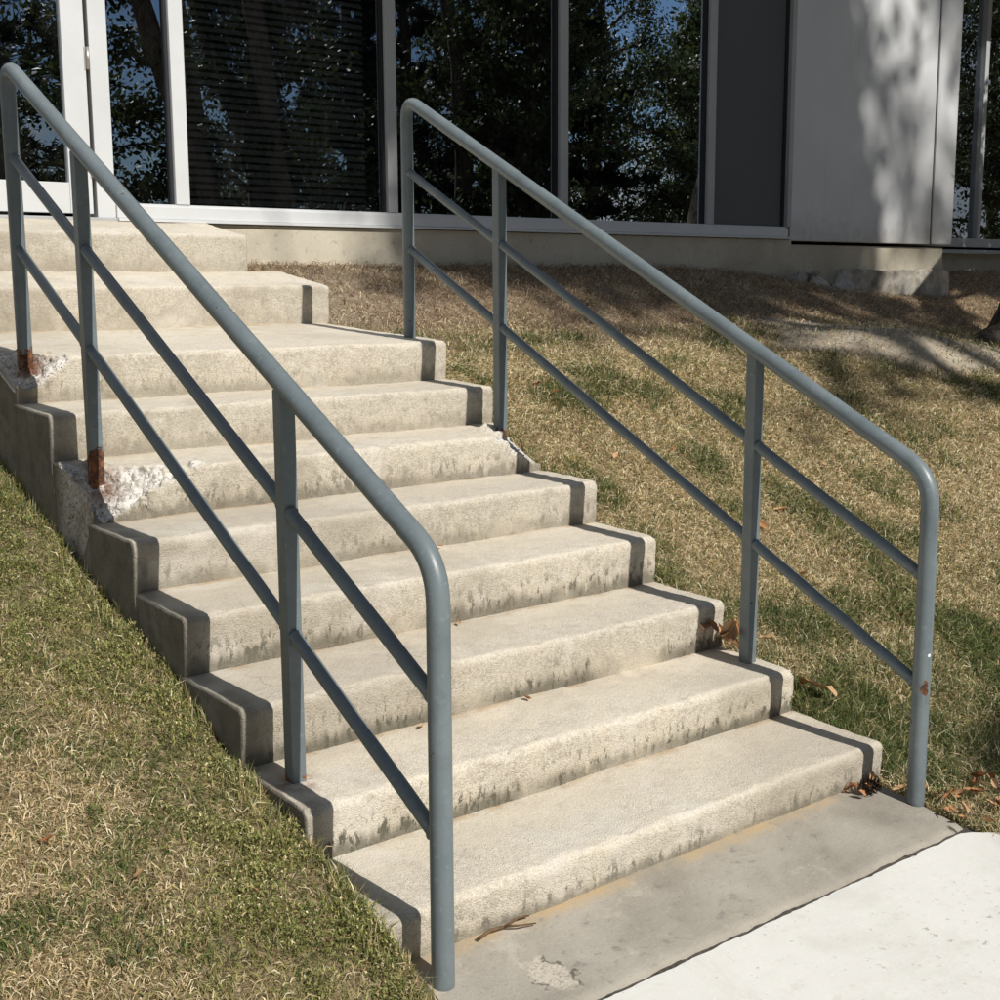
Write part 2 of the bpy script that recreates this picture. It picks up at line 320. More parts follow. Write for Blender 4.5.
# ------------------------------------------------------------------ stairs
def build_stairs():
    root = empty('concrete_staircase', (.85, 0, 0), 'weathered beige concrete steps with crumbling corners climbing from the sidewalk to the glass door', 'staircase')
    xe = [0] * 10
    for i in range(10):
        y0, y1, zt, zb = YS[i], YS[i + 1], ZS[i], ZB[i]
        zlow = (ZB[i - 1] if i else 0.028)
        x0, x1 = (.003 * (i % 2)), W + .004 * ((i + 1) % 2) - .002 * (i % 3)
        if i == 8: x0, x1 = -1.6, W + .006
        if i == 9: x0, x1 = -1.6, 1.535
        yb = y1 + (.03 if i < 9 else 0)
        zbot = zt - (.62 if i < 8 else .8)
        # profile: bottom front -> riser -> nosing arc -> tread back
        r = .021; prof = []
        prof.append((y0 + .005, zbot, 0., 0.)); prof.append((y0 + .005, zlow - .05, 0., 0.))
        nr = 14
        for k in range(nr + 1):
            t = k / nr; prof.append((y0 + .005 * (1 - t), zlow - .012 + (zt - r - zlow + .012) * t, t, 0.))
        for k in range(1, 5):
            a = math.pi / 2 * k / 5; prof.append((y0 + r - r * math.cos(a), zt - r + r * math.sin(a), 1., 0.))
        nt = 26 if i in (5, 7) else 16
        for k in range(nt + 1):
            t = k / nt; t2 = t ** 1.2 if i != 7 else t ** 1.8
            prof.append((y0 + r + (yb - y0 - r) * t2, zt + (zb - zt) * t2 * (y1 - y0) / (y1 - y0), 1., min(1, (t2 * (yb - y0)) / (y1 - y0))))
        P = np.array(prof); m = len(P)
        # inward normals for end rounding
        T = np.gradient(P[:, :2], axis=0); T /= np.linalg.norm(T, axis=1)[:, None] + 1e-9; In = np.stack([T[:, 1], -T[:, 0]], 1)
        rr = .009; ex = [(rr * (1 - math.sin(a)), rr * (1 - math.cos(a))) for a in (0, .5, 1.0, math.pi / 2)]
        ex = [(rr - rr * math.sin(a), rr - rr * math.cos(a)) for a in (math.pi / 2, 1.0, .5, 0)]
        xs, ins = [], []
        for d, q in [(0, rr), (rr * .13, rr * .5), (rr * .5, rr * .13), (rr, 0)]: xs.append(x0 + d); ins.append(q)
        c = x0 + rr
        while c < x1 - rr - .02:
            c += .008 if (c < .40 or c > x1 - .35) and i in (5, 7) else .0145; xs.append(min(c, x1 - rr - .004)); ins.append(0)
        for d, q in [(rr, 0), (rr * .5, rr * .13), (rr * .13, rr * .5), (0, rr)]: xs.append(x1 - d); ins.append(q)
        nx = len(xs); V = np.zeros((nx, m, 3)); chip = np.zeros((nx, m)); rust = np.zeros((nx, m))
        for a in range(nx):
            V[a, :, 0] = xs[a]; fb = np.where(np.arange(m) < 2, 0, 1.); V[a, :, 1] = P[:, 0] + In[:, 0] * ins[a] * fb; V[a, :, 2] = P[:, 1] + In[:, 1] * ins[a] * fb
        # waviness and worn arris
        for a in range(nx):
            for b in range(1, m):
                v = Vector(V[a, b]); n1 = noise.noise(v * 3.1 + Vector((i * 3., 0, 0))); n2 = noise.noise(v * 28.); n3 = noise.noise(v * 85.)
                amp = .0058 * n1 + .0027 * n2 + .0012 * n3
                nd = In[b]; V[a, b, 1] += nd[0] * amp; V[a, b, 2] += nd[1] * amp
                # chips at the nosing
                dn = abs(b - (nr + 5)) ; w = max(0, n2 * .9 + n3 * .5 - .32)
                if 2 + nr - 1 <= b <= nr + 9 and w > 0:
                    k = w * .030 * max(0, 1 - dn / 5.); V[a, b, 1] += nd[0] * k; V[a, b, 2] += nd[1] * k
        # fractures
        def fracture(mir, sx, sy, sz, amp):
            for a in range(nx):
                for b in range(1, m):
                    x, y, z = V[a, b]; dx = (x - x0) if not mir else (x1 - x)
                    f = dx / sx + (y - y0) / sy + (zt - z) / sz
                    n = noise.noise(Vector((x, y, z)) * 16) * .34 + noise.noise(Vector((x, y, z)) * 48) * .18
                    if f + n < 1:
                        g = np.array([(-1 if mir else 1) / sx, 1 / sy, -1 / sz]); gg = g @ g; k = (1 - f) / gg
                        V[a, b] += g * k
                        rough = noise.noise(Vector(V[a, b]) * 75) * amp * 1.3 + noise.noise(Vector(V[a, b]) * 26) * amp * 2.0
                        V[a, b] += g / math.sqrt(gg) * rough
                        chip[a, b] = min(1, (1 - f - n) * 12)
                        if (mir and V[a, b, 0] > x1): V[a, b, 0] = x1
                        if (not mir and V[a, b, 0] < x0): V[a, b, 0] = x0
        if i == 5:
            fracture(False, .32, .25, .175, .008); fracture(True, .24, .27, .14, .005)
        if i == 7: fracture(False, .20, .24, .135, .007)
        if i in (5, 7):
            px, py = .0725, (1.63 if i == 5 else 2.19)
            rust = np.exp(-(((V[:, :, 0] - px) / .06) ** 2 + ((V[:, :, 1] - py + .03) / .07) ** 2 + ((V[:, :, 2] - zt + .03) / .09) ** 2))
        if i == 1: rust = .9 * np.exp(-(((V[:, :, 0] - .0725) / .05) ** 2 + ((V[:, :, 1] - .46) / .05) ** 2))
        verts = V.reshape(-1, 3); base = len(verts)
        idx = np.arange(nx * m).reshape(nx, m)
        q = np.stack([idx[:-1, :-1], idx[:-1, 1:], idx[1:, 1:], idx[1:, :-1]], -1).reshape(-1, 4)[:, ::-1]
        ext = np.array([[x0, yb, zbot], [x1, yb, zbot]]); verts = np.concatenate([verts, ext])
        loops = list(q.ravel()); tot = [4] * len(q)
        cl = list(idx[0]) + [base]; loops += cl; tot.append(len(cl))
        cr = [base + 1] + list(idx[-1])[::-1]; loops += cr; tot.append(len(cr))
        bk = [idx[0, -1], idx[-1, -1], base + 1, base]; loops += bk; tot.append(4)
        bt = [idx[0, 0], base, base + 1, idx[-1, 0]]; loops += bt; tot.append(4)
        me = np_mesh('step', verts, loops, tot); me.polygons.foreach_set('use_smooth', np.array([True] * len(q) + [False] * 4))
        pad = lambda A: np.concatenate([A.ravel(), [0, 0]])
        attr_f(me, 'riser_h', pad(np.tile(P[:, 2], (nx, 1)))); attr_f(me, 'tread_t', pad(np.tile(P[:, 3], (nx, 1))))
        attr_f(me, 'chip', pad(chip)); attr_f(me, 'rust', pad(rust))
        attr_f(me, 'seed', np.full(len(verts), [.35, .0, .55, .2, .8, .1, .5, .0, .25, .7][i]))
        attr_f(me, 'stain', np.full(len(verts), [.8, 1., 1., .9, .6, .75, .4, .5, .2, .3][i]))
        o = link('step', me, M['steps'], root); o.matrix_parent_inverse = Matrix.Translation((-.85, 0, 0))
        if i == 5: o['label'] = 'broken step with white crumbled corner round the rusted post'
        if i == 7: o['label'] = 'deep landing step with crumbled corner and rusted post foot'
    # apron slab in front of the first riser
    n = 90; xs = np.linspace(.02, 1.655, n); ys = np.linspace(-.318, .03, 22); X, Y = np.meshgrid(xs, ys, indexing='ij')
    Y = Y + np.where(Y < -.31, .006 * (vnoise(X, Y * 0, 14.) - .5) * 2, 0); X = X + np.where(X > 1.6, -.02 * sst(-.1, -.318, Y), 0)
    Z = .030 * np.clip((Y + .318) / .318, 0, 1) + .004 * (vnoise(X, Y, 5.) - .5) - .006 * sst(-.30, -.318, Y)
    Zc = np.hypot((X - .285) * 1.3, (Y + .2) * .75); Z = Z - .007 * sst(.085, .06, Zc + .06 * (vnoise(X, Y, 25.) - .5))
    idx = np.arange(X.size).reshape(X.shape); q = np.stack([idx[:-1, :-1], idx[1:, :-1], idx[1:, 1:], idx[:-1, 1:]], -1).reshape(-1, 4)
    v = np.stack([X, Y, Z], -1).reshape(-1, 3); fr = idx[:, 0]; rt = idx[-1, :]
    v2 = v[fr].copy(); v2[:, 2] = -.2; v3 = v[rt].copy(); v3[:, 2] = -.2; b0 = len(v); b1 = b0 + len(v2); v = np.concatenate([v, v2, v3])
    L = list(q.ravel()); k = len(q)
    for a in range(n - 1): L += [fr[a], b0 + a, b0 + a + 1, fr[a + 1]]; k += 1
    for a in range(len(rt) - 1): L += [rt[a], b1 + a, b1 + a + 1, rt[a + 1]]; k += 1
    tag(link('apron_slab', np_mesh('apron_slab', v, L, [4] * k, True), M['apron']), 'narrow grey concrete slab between the bottom step and the white sidewalk', 'slab', kind='structure')

def build_walk():
    # white sidewalk: straight back edge in front of the apron, stepping back to the right of it
    bm = bmesh.new(); pts = []
    for x in np.linspace(-6, 1.60, 700): pts.append((x, -.333 + .006 * (float(vnoise(x, .3, 16.)) - .5) + .004 * (float(vnoise(x, .9, 60.)) - .5) - .012 * max(0, float(vnoise(x, .1, 33.)) - .74) / .26))
    for x in np.linspace(1.63, 14, 120): pts.append((x, -.335 - .10 * float(sst(1.60, 1.74, x)) + .008 * (float(vnoise(x, .3, 12.)) - .5)))
    top = [bm.verts.new((x, y, -.004)) for x, y in pts]; low = [bm.verts.new((x, y + .004, -.012)) for x, y in pts]; bot = [bm.verts.new((x, y + .004, -.14)) for x, y in pts]
    ft = [bm.verts.new((x, -3.1, -.004)) for x, y in pts]
    for a in range(len(pts) - 1):
        bm.faces.new((ft[a], ft[a + 1], top[a + 1], top[a])); bm.faces.new((top[a], top[a + 1], low[a + 1], low[a])); bm.faces.new((low[a], low[a + 1], bot[a + 1], bot[a]))
    me = bpy.data.meshes.new('sidewalk'); bmesh.ops.recalc_face_normals(bm, faces=bm.faces); bm.to_mesh(me); bm.free()
    tag(link('sidewalk', me, M['walk']), 'bright white concrete sidewalk at the foot of the steps', 'sidewalk', kind='structure')
    xs = np.linspace(-.2, 1.66, 200); v = []; L = []
    for x in xs:
        z = -.011 + .006 * (float(vnoise(x, .2, 40.)) - .5); v += [(x, -.345, z), (x, -.305, z + .002)]
    for a in range(len(xs) - 1): L += [2 * a, 2 * a + 2, 2 * a + 3, 2 * a + 1]
    tag(link('joint_strip', np_mesh('joint_strip', v, L, [4] * (len(xs) - 1)), M['joint']), 'dark expansion joint between the grey slab and the white sidewalk', 'joint', kind='structure')

# ------------------------------------------------------------------ handrails
def handrail(x, ah, am, an, s, p0, p2, p6, p8, zb0, zf2, zf6, zf8, label):
    root = empty('handrail', (x, p0, 0), label, 'handrail'); inv = Matrix.Translation((-x, -p0, 0))
    def arc(c, a, b, n=9):    # quadratic bend from a to b with corner c
        return [Vector(a).lerp(Vector(c), t).lerp(Vector(c).lerp(Vector(b), t), t) for t in [k / n for k in range(n + 1)]]
    hz = lambda y: ah + s * y
    d = Vector((0, 1, s)).normalized(); rb = .085
    c0 = Vector((x, p0, hz(p0))); c8 = Vector((x, p8, hz(p8)))
    path = [Vector((x, p0, zb0 - .02)), Vector((x, p0, zb0 + .03)), Vector((x, p0, zb0 + .3))] + arc(c0, c0 - Vector((0, 0, rb)), c0 + d * rb)
    n = 14
    a, b = path[-1], c8 - d * rb
    path += [a.lerp(b, k / n) for k in range(1, n)] + arc(c8, b, c8 - Vector((0, 0, rb))) + [Vector((x, p8, zf8 + .15)), Vector((x, p8, zf8 + .03)), Vector((x, p8, zf8 - .07))]
    mb = MB(); mb.tube(path, .0242, 28); o = mb.build('top_rail', M['paint'], root); o.matrix_parent_inverse = inv
    me = o.data; co = np.array([v.co for v in me.vertices]); up = co[:, 1] > (p2 + p6) / 2
    attr_f(me, 'rust', np.where(up, np.clip((zf8 + (.05 if x < 1 else -.02) - co[:, 2]) * 9 + .5, 0, 1), np.clip((zb0 + .004 - co[:, 2]) * 30 + .35, 0, 1)))
    h = .0190
    for y, zf in ((p2, zf2), (p6, zf6)):
        mb = MB(); zt = hz(y) - .012
        n = 16
        zs = np.linspace(zf - .09, zt, n)
        mb.box((x - h, y - h, zf - .09), (x + h, y + h, zt), .0035)
        bmesh.ops.subdivide_edges(mb.bm, edges=[e for e in mb.bm.edges if abs(e.verts[0].co.z - e.verts[1].co.z) > .3], cuts=24)
        o = mb.build('post', M['paint'], root); o.matrix_parent_inverse = inv
        co = np.array([v.co for v in o.data.vertices]); hgt = .075 if (x < 1 and y > 1) else .006
        attr_f(o.data, 'rust', np.clip((zf + hgt - co[:, 2]) * 14 + .5, 0, 1))
    for a0 in (am, an):
        mb = MB(); q = [Vector((x, p0 + (p8 - p0) * k / 12, a0 + s * (p0 + (p8 - p0) * k / 12))) for k in range(13)]
        mb.tube(q, .0160, 20)
        for yj, e in ((p2, h), (p6, h), (p0, .0235), (p8, .0235)):
            for sg in (-1, 1):
                if (yj == p0 and sg < 0) or (yj == p8 and sg > 0): continue
                c = Vector((x, yj + sg * (e + .001), a0 + s * (yj + sg * e))); n0 = len(mb.bm.verts)
                mb.tube([c - d * .007, c - d * .004, c, c + d * .004, c + d * .007], [.0155, .0174, .0183, .0174, .0155], 20); mb.bm.verts.ensure_lookup_table()
                for v in list(mb.bm.verts)[n0:]: v.co += (v.co - c) * .16 * noise.noise(v.co * 220)
        o = mb.build('mid_rail', M['paint'], root); o.matrix_parent_inverse = inv; attr_f(o.data, 'rust', np.zeros(len(o.data.vertices)))
    return root

# ------------------------------------------------------------------ building
def build_building():
    b = empty('office_building', (3.5, 5, 1.7), 'glass fronted office with pale end panel at the top of the steps', 'building')
    inv = Matrix.Translation((-3.5, -5, -1.7))
    def part(name, mb, m, parent=b, label=None):
        o = mb.build(name, M[m] if isinstance(m, str) else m, parent); o.matrix_parent_inverse = inv.copy() if parent is b else Matrix.Identity(4)
        if label: o['label'] = label
        return o
    TOP = 4.4
    part('plinth', MB().box((1.50, 3.850, .9), (5.972, 4.2, 1.733)), 'plinth')
    part('plinth', MB().box((5.975, 3.90, .8), (7.90, 5.2, 1.705), .006), 'plinth')
    mb = MB(); mb.box((6.55, 3.835, .7), (7.915, 3.899, 1.53), .006)
    bmesh.ops.subdivide_edges(mb.bm, edges=[e for e in mb.bm.edges if e.calc_length() > .3], cuts=14, use_grid_fill=True)
    for v in mb.bm.verts:
        n = noise.noise(v.co * 9) * .012 + noise.noise(v.co * 30) * .006
        if v.co.y < 3.87: v.co.y += n
        if v.co.z > 1.5: v.co.z += noise.noise(v.co * 6) * .03
    part('footing', mb, 'footing', label='crumbling pale footing below the end panel')
    # sill with lip
    mb = MB(); mb.box((1.088, 3.845, 1.752), (5.93, 3.95, 1.811), .003); mb.box((1.088, 3.825, 1.737), (5.93, 3.95, 1.7505), .002); mb.box((1.088, 3.86, 1.8112), (5.93, 3.93, 1.822))
    part('sill', mb, 'white')
    for x0, x1, m in ((1.391, 1.462, 'white'), (2.612, 2.676, 'alu'), (3.838, 3.902, 'alu'), (5.118, 5.182, 'alu'), (5.93, 5.972, 'alu')):
        mb = MB(); mb.box((x0, 3.855, 1.823), (x1, 3.97, TOP), .003); part('mullion', mb, m)
        if x0 < 5.5:
            mb = MB(); mb.box((x0 - .013, 3.880, 1.823), (x0 - .0005, 3.95, TOP)); mb.box((x1 + .0005, 3.880, 1.823), (x1 + .013, 3.95, TOP)); part('gasket', mb, 'rubber')
    for x0, x1 in ((1.088, 1.391), (1.462, 2.612), (2.676, 3.838), (3.902, 5.118)):
        bm = MB(); vs = [bm.bm.verts.new(q) for q in ((x0, FY, 1.823), (x1, FY, 1.823), (x1, FY, TOP), (x0, FY, TOP))]; bm.bm.faces.new(vs); part('window_pane', bm, 'glass')
    part('spandrel_panel', MB().box((5.195, 3.895, 1.823), (5.93, 3.93, TOP)), 'spandrel', label='plain dark grey infill panel right of the windows')
    part('gasket', MB().box((5.9, 3.885, 1.823), (5.929, 3.8945, TOP)), 'rubber')
    # blind behind the second pane
    mb = MB(); z = 1.84
    while z < TOP - .05:
        vs = [mb.bm.verts.new(q) for q in ((1.50, 3.990, z), (2.56, 3.990, z), (2.56, 4.008, z + .025), (1.50, 4.008, z + .025))]; mb.bm.faces.new(vs); z += .036
    part('window_blind', mb, 'blind')
    # end panel, two sheets with an open joint
    part('wall_panel', MB().box((5.973, 3.862, 1.728), (7.655, 5.0, TOP + .3), .004), 'panel')
    part('wall_panel', MB().box((7.683, 3.862, 1.728), (7.960, 5.0, TOP + .3), .012), 'panel')
    part('joint_seal', MB().box((7.652, 3.874, 1.73), (7.686, 4.4, TOP + .2)), 'rubber')
    # door: stiles, rails, glass, hinges
    d = MB(); d.box((.878, 3.868, 1.768), (.984, 3.912, TOP - .55), .002); d.box((-.06, 3.868, 1.768), (.05, 3.912, TOP - .55), .002)
    d.box((.0505, 3.870, 1.768), (.8775, 3.910, 1.905), .002); d.box((.0505, 3.870, TOP - .68), (.8775, 3.910, TOP - .55), .002)
    door = part('door', d, 'white', label='white framed glass door at the head of the steps')
    mb = MB(); mb.bm.faces.new([mb.bm.verts.new(q) for q in ((.05, 3.89, 1.905), (.878, 3.89, 1.905), (.878, 3.89, TOP - .68), (.05, 3.89, TOP - .68))]); part('door_glass', mb, 'glass', door)
    for zc in (1.98, 2.46, 3.5):
        mb = MB(); mb.tube([(.992, 3.858, zc - .05), (.992, 3.858, zc + .05)], .008, 12); mb.box((.978, 3.8645, zc - .05), (1.004, 3.8675, zc + .05)); part('hinge', mb, 'brass', door)
    mb = MB(); mb.tube([(.10, 3.83, 2.55), (.10, 3.80, 2.58), (.10, 3.80, 2.82), (.10, 3.83, 2.85)], .011, 12); mb.box((.088, 3.829, 2.53), (.112, 3.867, 2.56)); mb.box((.088, 3.829, 2.84), (.112, 3.867, 2.87)); part('door_handle', mb, 'brass', door)
    mb = MB(); mb.box((1.0, 3.858, 1.752), (1.087, 3.96, TOP), .002); mb.box((-.165, 3.858, 1.752), (-.075, 3.96, TOP), .002); mb.box((-.074, 3.858, TOP - .54), (.9995, 3.96, TOP - .46), .002)
    part('door_frame', mb, 'white'); part('threshold', MB().box((-.165, 3.845, 1.735), (1.09, 4.0, 1.7515), .002), 'alu')
    part('window_pane', (lambda m_: (m_.bm.faces.new([m_.bm.verts.new(q) for q in ((-.074, FY, TOP - .46), (1.0, FY, TOP - .46), (1.0, FY, TOP), (-.074, FY, TOP))]), m_)[1])(MB()), 'glass')
    # glazing left of the door
    part('sill', MB().box((-5, 3.845, 1.742), (-.166, 3.95, 1.811), .003), 'white'); part('plinth', MB().box((-5, 3.872, .9), (-.166, 4.2, 1.733)), 'plinth')
    for x0 in (-1.42, -2.64, -3.86, -5.0): part('mullion', MB().box((x0, 3.855, 1.812), (x0 + .064, 3.97, TOP), .003), 'white')
    for x0, x1 in ((-1.356, -.165), (-2.576, -1.42), (-3.796, -2.64), (-4.936, -3.86)):
        mb = MB(); mb.bm.faces.new([mb.bm.verts.new(q) for q in ((x0, FY, 1.812), (x1, FY, 1.812), (x1, FY, TOP), (x0, FY, TOP))]); part('window_pane', mb, 'glass')
    # recessed wing to the right
    part('plinth', MB().box((7.9, 4.9, .9), (16, 5.3, 1.70)), 'plinth')
    mb = MB(); mb.box((7.97, 4.83, 1.76), (16, 4.97, 1.84), .003); mb.box((7.97, 4.80, 1.70), (16, 4.97, 1.735), .002); part('sill', mb, 'alu')
    for x0 in (9.905, 11.13, 12.35, 13.57): part('mullion', MB().box((x0, 4.85, 1.8405), (x0 + .06, 4.98, TOP), .003), 'alu')
    xs = [7.96, 9.905, 11.13, 12.35, 13.57, 16]
    for x0, x1 in zip(xs, xs[1:]):
        mb = MB(); mb.bm.faces.new([mb.bm.verts.new(q) for q in ((x0, 4.9, 1.8405), (x1, 4.9, 1.8405), (x1, 4.9, TOP), (x0, 4.9, TOP))]); part('window_pane', mb, 'glass')
    # shell
    part('fascia', MB().box((-5.1, 3.84, TOP + .001), (5.972, 4.0, TOP + .35)), 'alu'); part('fascia', MB().box((7.961, 4.84, TOP + .001), (16, 5.1, TOP + .35)), 'alu')
    part('roof', MB().box((-5.1, 4.001, TOP + .02), (16, 11, TOP + .30)), 'roof')
    part('interior_wall', MB().box((-5.05, 5.6, 1.4), (16, 5.7, TOP)), 'dark'); part('interior_floor', MB().box((-5.05, 4.21, 1.55), (7.9, 5.6, 1.72)), 'dark')
    part('side_wall', MB().box((-5.1, 3.96, .9), (-5.0, 11, TOP + .02)), 'panel'); part('side_wall', MB().box((16.001, 4.9, .9), (16.1, 11, TOP + .3)), 'panel')

# ------------------------------------------------------------------ foliage
def leaf_cards(centers, size, cols, aspect=.55, flat=0.0):
    n = len(centers); a = rng.normal(size=(n, 3)); a[:, 2] *= (1 - flat); a /= np.linalg.norm(a, axis=1)[:, None]
    b = rng.normal(size=(n, 3)); b -= (b * a).sum(1)[:, None] * a; b /= np.linalg.norm(b, axis=1)[:, None]
    s = (size * rng.uniform(.6, 1.3, n))[:, None]; c = np.cross(a, b)
    v = np.stack([centers - a * s * .5, centers + b * s * aspect * .5 + c * s * .06, centers + a * s * .5, centers - b * s * aspect * .5 + c * s * .06], 1).reshape(-1, 3)
    me = np_mesh('crown', v, np.arange(4 * n), np.full(n, 4)); attr_c(me, 'col', np.repeat(cols, 4, axis=0)); return me
def needle_cards(centers, axes, length, cols):
    n = len(centers); a = axes / np.linalg.norm(axes, axis=1)[:, None]; b = rng.normal(size=(n, 3)); b -= (b * a).sum(1)[:, None] * a; b /= np.linalg.norm(b, axis=1)[:, None]
    L = (length * rng.uniform(.7, 1.3, n))[:, None]; w = .09 * L
    v = np.stack([centers - b * w, centers + b * w, centers + a * L], 1).reshape(-1, 3)
    me = np_mesh('crown', v, np.arange(3 * n), np.full(n, 3)); attr_c(me, 'col', np.repeat(cols, 3, axis=0)); return me
def limb(start, end, r0, r1, n=8, wob=.12, sag=0.):
    a, b = Vector(start), Vector(end); L = (b - a).length; o = Vector((random.random() * 50, random.random() * 50, 0)); pts = []; rad = []
    for k in range(n + 1):
        t = k / n; p = a.lerp(b, t); w = math.sin(math.pi * min(1, t * 1.0)) if t < 1 else 0
        p += Vector((noise.noise(o + Vector((t * 2, 0, 0))), noise.noise(o + Vector((t * 2, 9, 0))), noise.noise(o + Vector((t * 2, 0, 9))) * .6)) * wob * L * (w + .25 * t)
        p.z += sag * L * math.sin(math.pi * t); pts.append(p); rad.append(r0 + (r1 - r0) * t)
    return pts, rad
def greens(n, lo=(.020, .030, .011), hi=(.062, .078, .026)):
    t = rng.random((n, 1)); return np.array(lo) * (1 - t) + np.array(hi) * t

def make_tree(loc, h, crown_r, crown_lo, label, group, kind='broad', tr=.2, nleaf=9000, seed=0, zg=0., size=.14, xlim=None, lean=0.):
    global rng
    random.seed(seed); rng = np.random.default_rng(seed)
    root = empty('tree', (loc[0], loc[1], zg), label, 'tree', group)
    mb = MB(); top = Vector((random.uniform(-.4, .4) + lean, random.uniform(-.4, .4), h * .93))
    pts, rad = limb((0, 0, -.2), top, tr, tr * .18, 12, .03); rad[0] *= 1.5; mb.tube(pts, rad, 12)
    tips = []
    nl = 26 if kind == 'broad' else 46
    for k in range(nl):
        t = crown_lo + (1 - crown_lo) * (k + random.random()) / nl; base = pts[min(12, int(t * 12))].lerp(pts[min(12, int(t * 12) + 1)], (t * 12) % 1)
        ang = k * 2.4 + random.random(); u = (t - crown_lo) / (1 - crown_lo)
        prof = (math.sin(math.pi * (.18 + .80 * u)) if kind == 'broad' else (1.05 - u)) * crown_r * random.uniform(.65, 1.1)
        e = base + Vector((math.cos(ang) * prof, math.sin(ang) * prof, (.35 * prof if kind == 'broad' else -.12 * prof + .1)))
        q, qr = limb(base, e, tr * .32 * (1 - .6 * u), .012, 7, .10, .05); mb.tube(q, qr, 7)
        for j in range(2, 8): tips.append(q[j])
        for j in range(3):
            s = q[random.randint(3, 6)]; e2 = s + Vector((random.uniform(-1, 1), random.uniform(-1, 1), random.uniform(-.4, .6))) * prof * .38
            q2, r2 = limb(s, e2, .018, .006, 4, .1); mb.tube(q2, r2, 5); tips += [Vector(x) for x in q2[1:]]
    mb.build('trunk', M['bark'], root)
    T = np.array([list(t) for t in tips]); 
    keep = rng.random(len(T)) < .86; T = T[keep]
    if xlim: T = T[(T[:, 0] + loc[0] > xlim[0]) & (T[:, 0] + loc[0] < xlim[1] + 1.6) & (T[:, 2] > crown_lo * h)]
    k = rng.integers(0, len(T), nleaf)
    if xlim: zf = T[:, 2] - .932 * (3.9 - T[:, 1] - loc[1]); wz = np.where(zf > 1.35, 1., np.where(zf > .3, .16, .03)) * np.where(T[:, 0] + loc[0] > xlim[1], .07, 1.); k = rng.choice(len(T), nleaf, p=wz / wz.sum())  # leaf weights follow where each shadow lands on the facade
    if kind == 'broad':
        C = T[k] + rng.normal(size=(nleaf, 3)) * .16 * np.array([1, 1, .8]) * (crown_r / 2.2); shade = rng.random(len(T))[k][:, None]
        me = leaf_cards(C, size, greens(nleaf) * (.6 + .9 * shade))
    else:
        C = T[k] + rng.normal(size=(nleaf, 3)) * .05; A = rng.normal(size=(nleaf, 3)) + np.array([0, 0, .4]) + (T[k] * np.array([1, 1, 0])) / (np.linalg.norm(T[k][:, :2], axis=1)[:, None] + .2) * .9
        me = needle_cards(C, A, .26, greens(nleaf, (.010, .019, .010), (.032, .044, .02)))
    link('crown', me, M['leaf'], root); return root

def corner_tree():
    """tree beside the building: trunk at the right edge of the photograph, crown leaned right so its shade clears the end panel"""
    global rng
    random.seed(31); rng = np.random.default_rng(31)
    bx, by = 6.62, 2.42; bz = float(gz(bx, by)) - .05
    root = empty('tree', (bx, by, bz), 'thick barked tree with flared roots beside the building corner, leaned so its shade clears the end panel', 'tree')
    mb = MB(); pts = [Vector((0, 0, -.1)), Vector((0, 0, .03)), Vector((.01, 0, .12)), Vector((.03, .0, .28)), Vector((.10, -.03, .6)), Vector((.40, -.18, 1.2)), Vector((.92, -.45, 1.9)), Vector((1.45, -.75, 2.6)), Vector((1.95, -1.05, 3.4)), Vector((2.4, -1.3, 4.4))]  # upper trunk bent aside to keep its shadow off the end panel
    mb.tube(pts, [.42, .36, .27, .205, .18, .165, .155, .13, .09, .03], 24)
    for v in mb.bm.verts: 
        n = noise.noise(v.co * 4) * .03 + noise.noise(v.co * 13) * .012; v.co.x += n; v.co.y += n * .7
    for ang, L in ((3.05, .95), (3.75, .7), (4.6, .8), (5.6, .7), (2.2, .6)):
        q = [Vector((math.cos(ang) * t, math.sin(ang) * t + .05 * math.sin(t * 5), .16 - .26 * t / L)) for t in np.linspace(.12, L, 7)]; mb.tube(q, [.13, .11, .09, .07, .055, .04, .02], 9)
    tips = []
    ends = [(2.7, -1.5, 3.6), (3.3, -1.2, 3.3), (2.6, -.4, 4.1), (4.0, -.7, 3.6), (2.9, -2.0, 4.3), (4.5, -1.5, 4.0), (3.5, -.2, 4.4), (4.8, -.6, 4.5), (2.4, -1.9, 5.1)]
    for k, e in enumerate(ends):
        s = pts[6 if k % 2 else 7]; q, r = limb(s, e, .05, .010, 9, .07, .06); mb.tube(q, r, 8)
        for j in range(4, 10): tips.append((q[j], e))
        for j in range(6):
            st = q[random.randint(4, 9)]; e2 = st + Vector((random.uniform(-1, 1), random.uniform(-.6, .6), random.uniform(-.35, .45))) * .75
            q2, r2 = limb(st, e2, .012, .004, 5, .12); mb.tube(q2, r2, 5); tips += [(x, e) for x in q2[1:]]
    mb.build('trunk', M['bark'], root)
    T = np.array([list(t[0]) for t in tips])
    # keep the crown above the picture and open to the right
    wx = T[:, 0] + bx; ok = (T[:, 2] + bz > 3.7); T = T[ok]; wx = wx[ok]
    w = np.where(wx > 8.7, 1., 0.); w = w / w.sum()
    n = 9000; k = rng.choice(len(T), n, p=w); C = T[k] + rng.normal(size=(n, 3)) * np.array([.15, .13, .12]); shade = rng.random(len(T))[k][:, None]
    C = C[C[:, 2] + bz > 3.6]; shade = shade[:len(C)]
    me = leaf_cards(C, .11, greens(len(C), (.035, .06, .015), (.10, .13, .03)) * (.7 + .7 * shade), .6); link('crown', me, M['leaf'], root)

